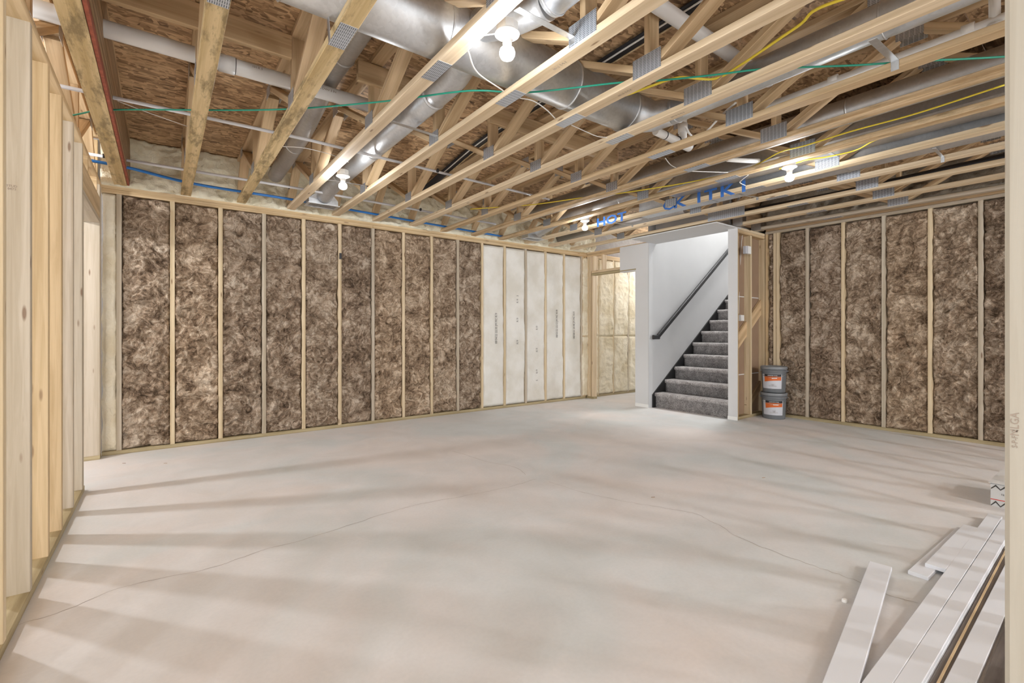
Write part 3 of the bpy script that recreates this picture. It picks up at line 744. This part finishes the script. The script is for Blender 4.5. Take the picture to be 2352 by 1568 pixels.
tube('elbow', spline([(1.43, 4.75, 2.70), (1.43, 4.95, 2.69), (1.40, 5.1, 2.645), (1.385, 5.24, 2.60)], 5), .078, M_DUCT, B1, 40)
B2 = duct('branch_duct', [(1.43, 1.62, 2.682), (1.43, -1.5, 2.682)], .080, M_DUCT, 'round duct at the top edge leading towards the viewer behind the nearest bulb', [((1.43, 1.60, 2.682), Y_)])
tube('elbow', spline([(1.32, 2.05, 2.74), (1.38, 1.86, 2.70), (1.43, 1.64, 2.682)], 5), .079, M_DUCT, B2, 40)
duct('branch_duct', [(3.80, -1.5, 2.677), (3.80, 4.95, 2.677)], .086, M_DUCTD, 'long round duct in the bay left of the truss with the right bulbs', [((3.80, 1.2, 2.677), Y_), ((3.80, 3.2, 2.677), Y_)])
def rduct(lo, hi, label, mat):
    t = thing('rectangular_duct', (lo[0], lo[1], lo[2]), label, 'duct')
    box('duct_body', lo, hi, mat, t, .006)
    y = lo[1] + .6
    while y < hi[1]:
        m_ = MB(); m_.box((lo[0] - .002, y - .012, lo[2] - .004), (hi[0] + .002, y + .012, lo[2] - .0005)); ob('drive_cleat', m_.make(M_STRAP), None, t); y += 1.2
    return t
rduct((4.10, -1.5, 2.60), (4.47, 3.0, 2.86), 'wide flat-bottomed rectangular duct behind the right bulb', M_DUCTD)
rduct((4.59, -1.5, 2.535), (4.77, 3.6, 2.80), 'narrow rectangular duct beside the truss with blue handwriting', M_DUCT)
duct('branch_duct', [(4.28, 3.02, 2.70), (4.28, 4.6, 2.68), (4.36, 5.2, 2.60)], .075, M_DUCTD, 'round duct running to the second register above the far bulb', [((4.28, 3.6, 2.69), Y_)])
dd = duct('branch_duct', [(5.25, 3.4, 2.70), (5.25, 5.75, 2.68)], .075, M_DUCTD, 'short round duct above the doorway corner', [((5.25, 4.6, 2.69), Y_)])
for y in (3.7, 4.9): board('duct_hanger', (5.25, y, 2.765), (5.25, y, 2.975), (0, 1, 0), .022, .002, M_STRAP, dd, .0004)
# registers with their boots
def register(x, y, label):
    t = thing('floor_register', (x, y, ZT + .02), label, 'register', 'metal registers near the back wall')
    a, b_ = .165, .075
    f = MB()
    f.box((x - a, y - b_ - .02, ZT - .004), (x + a, y - b_ + .012, ZT + .002)); f.box((x - a, y + b_ - .012, ZT - .004), (x + a, y + b_ + .02, ZT + .002))
    f.box((x - a, y - b_ + .0125, ZT - .004), (x - a + .03, y + b_ - .0125, ZT + .002)); f.box((x + a - .03, y - b_ + .0125, ZT - .004), (x + a, y + b_ - .0125, ZT + .002))
    ob('grille_frame', f.make(M_DUCT), None, t)
    g = MB()
    for i in range(22):
        xx = x - a + .035 + i * .0122; g.box((xx, y - b_ + .013, ZT - .003), (xx + .005, y + b_ - .013, ZT + .0015))
    s = ob('louvre', g.make(M_STRAP), None, t); s['kind'] = 'stuff'
    m_ = MB(); z0, z1, z2 = ZT + .0025, ZT + .055, ZT + .115
    r1 = [(x - .15, y - b_, z0), (x + .15, y - b_, z0), (x + .15, y + b_, z0), (x - .15, y + b_, z0)]
    r2 = [(p[0], p[1], z1) for p in r1]; r3 = [(x + (p[0] - x) * .5, y - .05 + (p[1] - y) * .9, z2) for p in r1]
    m_.v = r1 + r2 + r3
    for j in (0, 4):
        for i in range(4): m_.f.append((j + i, j + (i + 1) % 4, j + 4 + (i + 1) % 4, j + 4 + i))
    m_.f.append((8, 9, 10, 11))
    ob('register_boot', fixn(m_.make(M_DUCT)), None, t)
    return t
register(1.385, 5.32, 'galvanised register and boot at the end of the bright round duct')
register(4.38, 5.36, 'galvanised register and boot nearer the white batts')
def strap(a, b_, label, drop=.03, w_=.022):
    t = thing('hanger_strap', a, label, 'strap', 'metal hanger straps under the ducts')
    a = Vector(a); b_ = Vector(b_)
    board('strap_band', a, b_, (0, 1, 0), w_, .0025, M_STRAP, t, .0004)
    board('strap_tab', b_ + Vector((.001, 0, 0)), b_ + Vector((.001, 0, -drop)), (0, 1, 0), w_, .0025, M_STRAP, t, .0004)
    return t
strap((1.195, 2.94, 2.532), (1.586, 3.04, 2.566), 'thin metal strap across the bay under the bright round duct', .03, .032)
strap((1.195, 1.57, 2.513), (1.586, 1.64, 2.572), 'metal strap beside the nearest bulb, under the round duct', .03, .032)
strap((2.648, .745, 2.512), (3.032, .757, 2.552), 'bright angled strap across the third bay from the right end of the yellow cable', .05, .034)
strap((1.20, 4.55, 2.57), (1.585, 4.50, 2.57), 'thin strap just behind the bulb under the register duct')
strap((4.575, .91, 2.508), (4.962, .936, 2.535), 'strap under the narrow rectangular duct near the right edge', .04)
strap((4.60, 2.42, 2.522), (4.96, 2.38, 2.55), 'strap under the narrow rectangular duct above the stair column', .03)
strap((4.60, 4.05, 2.55), (4.96, 4.0, 2.55), 'strap right of the farthest bulb', .02)
o = board('hanger_strap', atx(753, 38, .60) + Vector((0, 0, 0)), atx(757, 96, .60), (0, 1, 0), .03, .002, M_STRAP, None, .0004)
tag(o, 'short vertical hanger strap on the mould-stained truss at the top', 'strap', 'metal hanger straps under the ducts')

# ================================================================== PIPES AND CABLES
t = thing('drain_pipe', (-1.0, 3.25, 2.755), 'wide white drain pipe crossing behind the bracing board, top left', 'pipe')
tube('pipe', [(-1.2, 3.25, 2.742), (1.31, 3.25, 2.745)], .0445, M_PVC, t, 32)
tube('coupling', [(.262, 3.25, 2.744), (.345, 3.25, 2.744)], .050, M_PVC, t, 32)
tube('coupling_seal', [(.345, 3.25, 2.744), (.349, 3.25, 2.744)], .0475, M_BLACK, t, 32)
text('print', 'PVC DWV 3 IN', .02, axes((.86, 3.2052, 2.748), (1, 0, 0), (0, 0, 1)), M_FADE, t)
text('print', '101 K 5', .018, axes((.46, 3.2052, 2.755), (1, 0, 0), (0, 0, 1)), M_FADE, t)
t = thing('drain_pipe', (1.9, 1.5, 2.85), 'white pipe high under the subfloor at the upper middle', 'pipe')
tube('pipe', [(1.75, 1.50, 2.85), (3.30, 1.50, 2.85)], .040, M_PVC, t, 28)
t = thing('drain_trap', (3.0, 2.16, 2.65), 'white drain fitting with tee and seals below the trunk duct end', 'pipe')
tube('pipe', [(2.96, 2.17, 2.655), (3.26, 2.17, 2.645)], .030, M_WHITE, t, 24)
for x in (3.07, 3.235): tube('coupling_seal', [(x, 2.17, 2.652), (x + .008, 2.17, 2.652)], .0325, M_BLACK, t, 24)
tube('tee', [(3.245, 2.17, 2.646), (3.40, 2.17, 2.64)], .038, M_WHITE, t, 24)
tube('riser', [(3.31, 2.17, 2.645), (3.31, 2.17, 2.93)], .031, M_WHITE, t, 24)
tube('coupling', [(3.31, 2.17, 2.73), (3.31, 2.17, 2.80)], .037, M_WHITE, t, 24)
t = thing('vent_pipe', (3.30, -.5, 2.67), 'thin white vent pipe with couplings and a stub, upper right', 'pipe')
tube('pipe', [(3.30, -1.2, 2.70), (3.30, 1.55, 2.69)], .019, M_PVC, t, 20)
for y in (1.10, .50, .30): tube('coupling', [(3.30, y, 2.70), (3.30, y + .05, 2.70)], .024, M_WHITE, t, 20)
tube('stub', [(3.305, .43, 2.665), (3.30, .43, 2.80), (3.26, .44, 2.955)], .022, M_WHITE, t, 20)
tube('stub_cap', [(3.305, .43, 2.655), (3.305, .43, 2.675)], .030, M_WHITE, t, 20)
t = thing('vent_pipe', (4.4, 1.9, 2.7), 'white pipe elbow poking past the truss near the right bulb', 'pipe')
tube('pipe', spline([(3.70, 2.02, 2.56), (3.86, 1.93, 2.558), (3.98, 1.90, 2.575)], 5), .018, M_WHITE, t, 16)
def cable(name, pts, r, mat, label, group=None, flat=1.0, n=8, cat='cable'):
    o = tube(name, spline(pts, 8), r, mat, None, n, flat); tag(o, label, cat, group); return o
def hole(pts, z): return [atz(x, y, z) for x, y in pts]
t = thing('water_pipe', (-.5, 3.86, 2.63), 'straight white water pipe crossing the bays in front of the foam, upper line', 'pipe', 'thin white water pipes')
tube('pipe', [(-.9, 3.83, 2.603), (.9, 3.76, 2.603), (3.4, 3.88, 2.603)], .0115, M_PEX, t, 12)
for x in (-.36, 1.13, 1.98): tube('pipe_clip', [(x, 3.785, 2.603), (x + .012, 3.785, 2.603)], .017, M_BLACK, t, 12)
t = thing('water_pipe', (-.5, 5.18, 2.62), 'white water pipe along the foot of the spray foam, lower line', 'pipe', 'thin white water pipes')
tube('pipe', [(-.9, 5.14, 2.603), (1.1, 5.10, 2.603), (3.6, 5.20, 2.603)], .0125, M_PEX, t, 12)
for x in (-.40, 1.01, 2.45): tube('pipe_clip', [(x, 5.115, 2.603), (x + .012, 5.115, 2.603)], .018, M_BLACK, t, 12)
cable('blue_pipe', [(-.9, 5.19, 2.572), (-.43, 5.21, 2.571), (-.22, 5.24, 2.57), (.25, 5.42, 2.568), (1.06, 5.44, 2.57), (1.8, 5.5, 2.57), (2.9, 5.58, 2.565), (4.05, 5.66, 2.565)], .013, M_BPEX,
      'blue water pipe lying along the top of the back wall', cat='pipe', n=12)
GP = [(180, 262), (270, 252), (620, 252), (860, 235), (1040, 212), (1110, 208), (1215, 212), (1420, 190), (1510, 185), (1640, 172), (1760, 158), (1960, 150), (2110, 140), (2307, 130)]
cable('green_cable', [(-.75, 4.6, 2.572)] + hole(GP, 2.562) + [Vector((4.1, -.2, 2.572))], .0052, M_GREEN, 'green cable strung across all the trusses from left to right')
cable('yellow_cable', hole([(1380, 235), (1445, 216), (1500, 196), (1560, 178)], 2.60) + hole([(1640, 181), (1700, 150), (1830, 62), (1930, 0)], 2.61) + [Vector((2.75, .1, 2.62))], .007, M_YEL,
      'thick yellow cable curving up to the top edge beside the green cable')
cable('yellow_cable', hole([(1080, 480), (1220, 470), (1330, 455), (1450, 440), (1600, 415), (1720, 385), (1790, 350), (1850, 334), (1960, 300), (2100, 262), (2307, 195)], 2.568), .0055, M_YEL,
      'thin yellow cable running from the far trusses to the right edge')
cable('yellow_cable', hole([(1790, 388), (1850, 368), (1900, 360), (1965, 345), (2010, 322), (2080, 300)], 2.575), .0055, M_YEL, 'short yellow cable just above the right bulb')
WC = 'white lamp cables looping between the trusses'
cable('white_cable', [(1.262, 1.78, 2.545), (1.17, 1.92, 2.55)] + hole([(1078, 125), (1098, 168), (1155, 208)], 2.545) + [Vector((1.60, 2.28, 2.58))], .0048, M_WCAB, 'white cable sagging under the trunk duct below the nearest bulb', WC, .55)
cable('white_cable', hole([(1192, 225), (1225, 232), (1255, 252), (1275, 272)], 2.545), .0045, M_WCAB, 'white cable arching from the splice plate right of the trunk duct', WC, .55)
cable('white_cable', hole([(1312, 287), (1345, 302), (1372, 313), (1397, 316)], 2.545), .0042, M_WCAB, 'small white cable arch two bays right of the nearest bulb', WC, .55)
cable('white_cable', hole([(1575, 290), (1583, 306), (1596, 314), (1620, 304), (1660, 262), (1690, 236)], 2.66), .009, M_WHITE, 'thick white cable loop right of the drain fitting', WC, .6)
cable('white_cable', hole([(1585, 393), (1640, 395), (1672, 396)], 2.53), .006, M_WHITE, 'white cable end stretched under the bark-edged truss', WC, .5)
cable('white_cable', hole([(645, 336), (700, 340), (760, 355), (800, 372)], 2.60), .0042, M_WCAB, 'thin white cable in front of the dull round duct', WC, .6)
cable('white_cable', hole([(270, 232), (350, 262), (430, 290)], 2.63), .0035, M_WCAB, 'thin white wire running beside the upper water pipe at left', WC, .6)
cable('white_cable', hole([(1528, 363), (1540, 378), (1558, 388)], 2.55), .004, M_WCAB, 'short white cable curl under the sixth splice plate', WC, .6)
cable('white_cable', hole([(1718, 402), (1702, 415), (1700, 420), (1712, 426)], 2.52), .0045, M_WCAB, 'bent white cable left of the right bulb', WC, .6)
t = thing('black_lineset', (2.4, 1, 2.93), 'flat black line set with copper and white lines under the subfloor', 'cable')
tube('black_strip', spline([(2.35, .2, 2.958), (2.38, 2.2, 2.958), (2.42, 3.6, 2.955), (2.52, 4.6, 2.93), (2.48, 5.2, 2.80)], 6), .055, M_BLACK, t, 10, .22)
for dx, m_ in ((-.03, M_WCAB), (.028, M_TOP)):
    tube('thin_line', spline([(2.35 + dx, .2, 2.943), (2.38 + dx, 2.2, 2.943), (2.42 + dx, 3.6, 2.940), (2.52 + dx, 4.6, 2.914)], 6), .006, m_, t, 6)
GB = 'black hoses in the bay near the right wall'
for i, (x, z, lb) in enumerate(((5.62, 2.60, 'thick black hose in the bay near the right wall'), (5.70, 2.64, 'thinner black hose beside the thick one near the right wall'))):
    cable('black_hose', [(x, -.6, z), (x + .02, .8, z + .01), (x, 2.0, z - .02), (x + .06, 3.1, z + .02)], .026 - .012 * i, M_BLACK, lb, GB, cat='hose', n=12)

# ================================================================== STAIRS
ST = thing('staircase', (6.0, 3.85, 0), 'straight staircase covered in grey speckled carpet', 'stairs')
for i in range(13):
    x0 = 5.985 + .2515 * i; z1 = .222 + .187 * i; zb = max(0.0, z1 - .25)
    rr = .024; P = []
    # rounded carpeted nosing in x-z, extruded on y
    P = [(x0 + .03, zb), (x0 + .03, z1 - .058)]
    for a in range(0, 9):
        an = -PI / 2 - a * PI / 8
        P.append((x0 + rr + math.cos(an) * rr * 1.0, z1 - .029 + math.sin(an) * .029))
    P += [(x0 + .32, z1), (x0 + .32, zb)]
    m_ = MB(); n = 40
    n0 = 0; k = len(P); ys = [3.2375 + (4.408 - 3.2375) * q / n for q in range(n + 1)]
    for y in ys:
        for (px_, pz_) in P:
            w_ = (vnoise(np.array(px_ * 40 + i * 7.0), np.array(y * 22.0 + pz_ * 30), 1) - .5) * .007
            m_.v.append((px_ - float(w_), y, pz_ + float(w_) * .8 if pz_ > .01 else pz_))
    for q in range(n):
        for j in range(k):
            m_.f.append((q * k + j, q * k + (j + 1) % k, (q + 1) * k + (j + 1) % k, (q + 1) * k + j))
    m_.f += [tuple(range(k)), tuple(n * k + j for j in reversed(range(k)))]
    ob('step', fixn(m_.make(M_CARPET, True)), None, ST)
sk = MB(); sk.prism([(5.955, 0), (5.955, .195), (9.4, 2.75), (9.4, 2.3), (6.35, 0)], 'y', 4.409, 4.429)
ob('skirt_board', fixn(sk.make(M_SKIRT)), None, ST)
HR = thing('handrail', (6.0, 4.37, 1.05), 'black wall-mounted handrail with a level return at its lower end', 'handrail')
sl_ = .742; dirv = Vector((1, 0, sl_)).normalized()
p0 = Vector((6.02, 4.365, 1.083)); p1 = p0 + dirv * 4.2
board('rail', p0, p1, (0, 1, 0), .045, .065, M_RAIL, HR, .009)
board('rail_groove', p0 + Vector((0, -.0235, -.004)), p1 + Vector((0, -.0235, -.004)), (0, 1, 0), .004, .012, M_SKIRT, HR, .0005)
board('rail_return', (5.90, 4.365, 1.068), (6.035, 4.365, 1.068), (0, 1, 0), .045, .065, M_RAIL, HR, .009)
for s in (.35, 1.6, 2.9):
    q = p0 + dirv * s
    tube('rail_bracket', [q + Vector((0, .0, -.03)), q + Vector((0, .02, -.055)), q + Vector((0, .062, -.055))], .008, M_RAIL, HR, 10)

# ================================================================== PAILS
def pail(x, y, z, label, rot, slot_tilt):
    t = thing('paint_pail', (x, y, z), label, 'pail', 'stacked grey pails in the corner')
    M = T(x, y, z) @ Matrix.Rotation(rot, 4, 'Z')
    H = .362
    ob('body', lathe([(0, .004), (.128, .004), (.131, .0), (.134, .006), (.146, .262), (.1475, .268), (.153, .270), (.153, .276), (.1475, .278), (.1475, .290), (.1535, .292), (.1535, .298), (.148, .300), (.148, .318), (0, .318)], 64, M_PAIL), M, t)
    ob('lid', lathe([(.149, .306), (.158, .306), (.160, .312), (.160, .334), (.157, .342), (.150, .345), (.146, .342), (.143, .334), (0, .334)], 64, M_PAILL), M, t)
    # wrapped label on the front, facing local -x
    def band(a0, a1, z0, z1, off, mat, name, par, top=None, n=24):
        vs = []; fs = []
        for i in range(n + 1):
            f = i / n; a = a0 + (a1 - a0) * f
            zz1 = z1 if top is None else top(f)
            for zz in (z0, zz1):
                r = .134 + (.146 - .134) * (zz / .262) + off; vs.append((-r * math.cos(a), r * math.sin(a), zz))
        for i in range(n): fs.append((2 * i, 2 * i + 2, 2 * i + 3, 2 * i + 1))
        return ob(name, fixn(mesh(vs, fs, mat, True)), M, par)
    lb = band(-.78, 1.02, .055, .242, .0012, M_LABW, 'label', t)
    a0, a1 = -.72, .74
    band(a0, a1, .215, .2422, .0018, M_BLACK, 'label_band', lb)
    vs = []; fs = []; n = 24
    for i in range(n + 1):
        f = i / n; a = a0 + (a1 - a0) * (1 - f); zlow = .142 + .022 * f + .006 * math.sin(f * PI)
        for zz in (zlow, .215):
            r = .134 + .012 * (zz / .262) + .0018; vs.append((-r * math.cos(a), r * math.sin(a), zz))
    for i in range(n): fs.append((2 * i, 2 * i + 2, 2 * i + 3, 2 * i + 1))
    ob('label_orange_field', fixn(mesh(vs, fs, M_ORG, True)), M, lb)
    def on(a, zz, off=.003):
        r = .134 + .012 * (zz / .262) + off
        return M @ axes((-r * math.cos(a), r * math.sin(a), zz), (-math.sin(a), -math.cos(a), 0), (0, 0, 1))
    text('label_writing', 'DIAMOND VOGEL', .0165, on(.0, .228), M_WHITE, lb, sx=.85)
    text('label_writing', 'INTERIOR\nLATEX\nWALL & CEILING PAINT', .011, on(0, .10), M_FADE, lb, sx=.8)
    Ms = on(-.14, .193, .0035) @ Matrix.Rotation(slot_tilt, 4, 'Z')
    ob('label_sticker', board_mesh(.062, .009, .0006, M_WHITE, .0001), Ms, lb)
    # bail handle
    pts = []
    for i in range(17):
        a = PI * i / 16; pts.append((-.163 * math.sin(a) * 1.0 if 0 else -.160 * math.sin(a), .162 * math.cos(a), .285 - .085 * math.sin(a)))
    o = ob('wire_handle', tube_mesh(pts, .0022, M_WIRE, 6), M, t)
    for s in (-1, 1): ob('handle_ear', board_mesh(.022, .03, .012, M_PAIL, .002), M @ T(0, s * .153, .285), t)
    return t
face = math.atan2(2.93, 6.57)
pail(6.545, 2.925, 0.0, 'lower grey pail with orange and pale label, standing on the floor', face + .02, 0.0)
pail(6.55, 2.926, .3465, 'upper grey pail with orange and pale label, resting on the lower one', face - .10, .09)

# ================================================================== WALL BOXES
t = thing('thermostat_box', (6.30, 3.12, 2.05), 'pale plastic box on the middle stud of the stair side wall', 'box')
c = aty(1716, 574, 3.11)
box('box_body', (c.x - .02, 3.09, c.z - .05), (c.x + .075, 3.128, c.z + .05), M_WHITE, t, .004)
box('box_lid', (c.x - .075, 3.085, c.z - .055), (c.x - .021, 3.13, c.z + .045), M_LABW, t, .004)
c = aty(1701, 730, 3.16)
o = box('outlet_box', (c.x - .03, 3.14, c.z - .04), (c.x + .055, 3.20, c.z + .04), M_WHITE, None, .004)
tag(o, 'small white outlet box low on the stair side wall', 'box')
cable('white_cable', [aty(1697, 720, 3.2), aty(1699, 640, 3.23), aty(1703, 560, 3.2), aty(1706, 535, 3.18)], .004, M_WCAB, 'white cable running down the end stud of the stair side wall')
o = box('stud_clip', (aty(782, 588, 5.72).x - .012, 5.712, aty(782, 588, 5.72).z - .035), (aty(782, 588, 5.72).x + .012, 5.728, aty(782, 588, 5.72).z + .035), M_BLACK, None, .002)
tag(o, 'small black clip on a stud of the back wall', 'clip')

# ================================================================== TRIM BOARDS AND CARTON, LOWER RIGHT
GT = 'white trim boards on the floor at lower right'
def trim(p0, p1, z, label, wd=.086, th=.018, tilt=0, mat=M_TRIM):
    a = Vector((p0[0], p0[1], z + th / 2)); b_ = Vector((p1[0], p1[1], z + th / 2)); d = (b_ - a).normalized()
    o = board('trim_board', a, b_, (-d.y, d.x, tilt), wd, th, mat, None, .002)
    tag(o, label, 'board', GT); return o
bl = board('spacer_block', (1.35, .52, .009), (1.35, .64, .009), (1, 0, 0), .05, .018, M_STUDP); tag(bl, 'small wood spacer under the single white trim board', 'block')
trim((2.765, .745), (1.0, .445), .018, 'single white trim board lying apart to the left of the pile')
trim((3.70, .598), (2.84, .622), .0, 'short white trim board at the bottom of the pair by the pile', .075)
trim((3.72, .575), (2.95, .583), .018, 'short white trim board on top of the pair by the pile', .075)
M_GREYP = wood('grey_vinyl_plank', (.20, .175, .16), (.10, .085, .08), 0, 0)
for z in (.0, .0185):
    lay = 'bottom' if z == 0 else 'top'
    trim((4.06, .527), (.9, .488), z, 'long white trim board, left row of the pile, ' + lay + ' layer', .062)
    trim((4.00, .464), (.9, .430), z, 'long white trim board, second row of the pile, ' + lay + ' layer', .056)
o = board('flooring_plank', (3.6, .405, .005), (.9, .366, .005), (0, 1, 0), .052, .010, M_GREYP, None, .001); tag(o, 'grey-brown flooring plank between the white trim boards', 'plank')
o = board('wood_strip', (3.55, .418, .013), (.9, .372, .013), (0, 1, 0), .007, .005, M_TOP); tag(o, 'thin wood strip lying along the grey plank', 'strip')
trim((3.36, .362), (.9, .335), .0, 'long white trim board right of the grey plank', .064)
o = board('dark_plank', (2.95, .232, .01), (.9, .200, .01), (0, 1, 0), .17, .02, M_GREYP, None, .002); tag(o, 'dark plank beside the post at lower right', 'plank')  # the dark tone is the plank's own colour
t = thing('tile_carton', (4.55, .45, 0), 'white carton with black zigzag print and red stripe beside the post', 'carton')
box('carton_body', (4.40, .20, 0), (4.85, .592, .150), M_CARD, t, .002)
m_ = MB(); m_.box((4.385, .20, .152), (4.86, .60, .156)); ob('carton_lid', m_.make(M_CARD), None, t)
m_ = MB(); m_.box((4.3985, .2, .147), (4.3995, .592, .1515)); ob('carton_gap', m_.make(M_BLACK), None, t)
box('red_stripe', (4.3985, .20, .043), (4.3995, .592, .048), M_REDC, t, .0001)
z = MB()
for zz, h in ((.118, .026), (.008, .030)):
    for i in range(9):
        y0 = .590 - i * .044
        z.quad((4.3988, y0, zz), (4.3988, y0 - .022, zz + h), (4.3988, y0 - .022, zz + h - .012), (4.3988, y0, zz - .010 + .002))
        z.quad((4.3988, y0 - .022, zz + h), (4.3988, y0 - .044, zz), (4.3988, y0 - .044, zz - .008), (4.3988, y0 - .022, zz + h - .012))
ob('zigzag_print', z.make(M_INK), None, t)
text('print', '12 x 24', .016, axes((4.3985, .52, .085), (0, -1, 0), (0, 0, 1)), M_INK, t)
# bits on the floor
p = atz(1940, 1382, 0); o = ob('plastic_cap', lathe([(0, 0), (.010, 0), (.011, .002), (.010, .012), (.007, .013), (0, .009)], 20, M_WHITE), T(p.x, p.y, 0)); tag(o, 'tiny white plastic cap on the floor left of the single trim board', 'cap')
for px, py, lb in ((1500, 1142, 'small dark nail on the middle of the floor'), (1754, 1097, 'wood splinter on the floor in front of the pails'), (380, 1064, 'dark splinter on the floor near the left opening'), (285, 1064, 'small dark splinter left of the other near the left opening')):
    p = atz(px, py, 0); o = board('splinter', (p.x - .012, p.y + .006, .0015), (p.x + .012, p.y - .006, .0015), (0, 1, 0), .003, .003, M_DARKW, None, .0005); tag(o, lb, 'splinter')
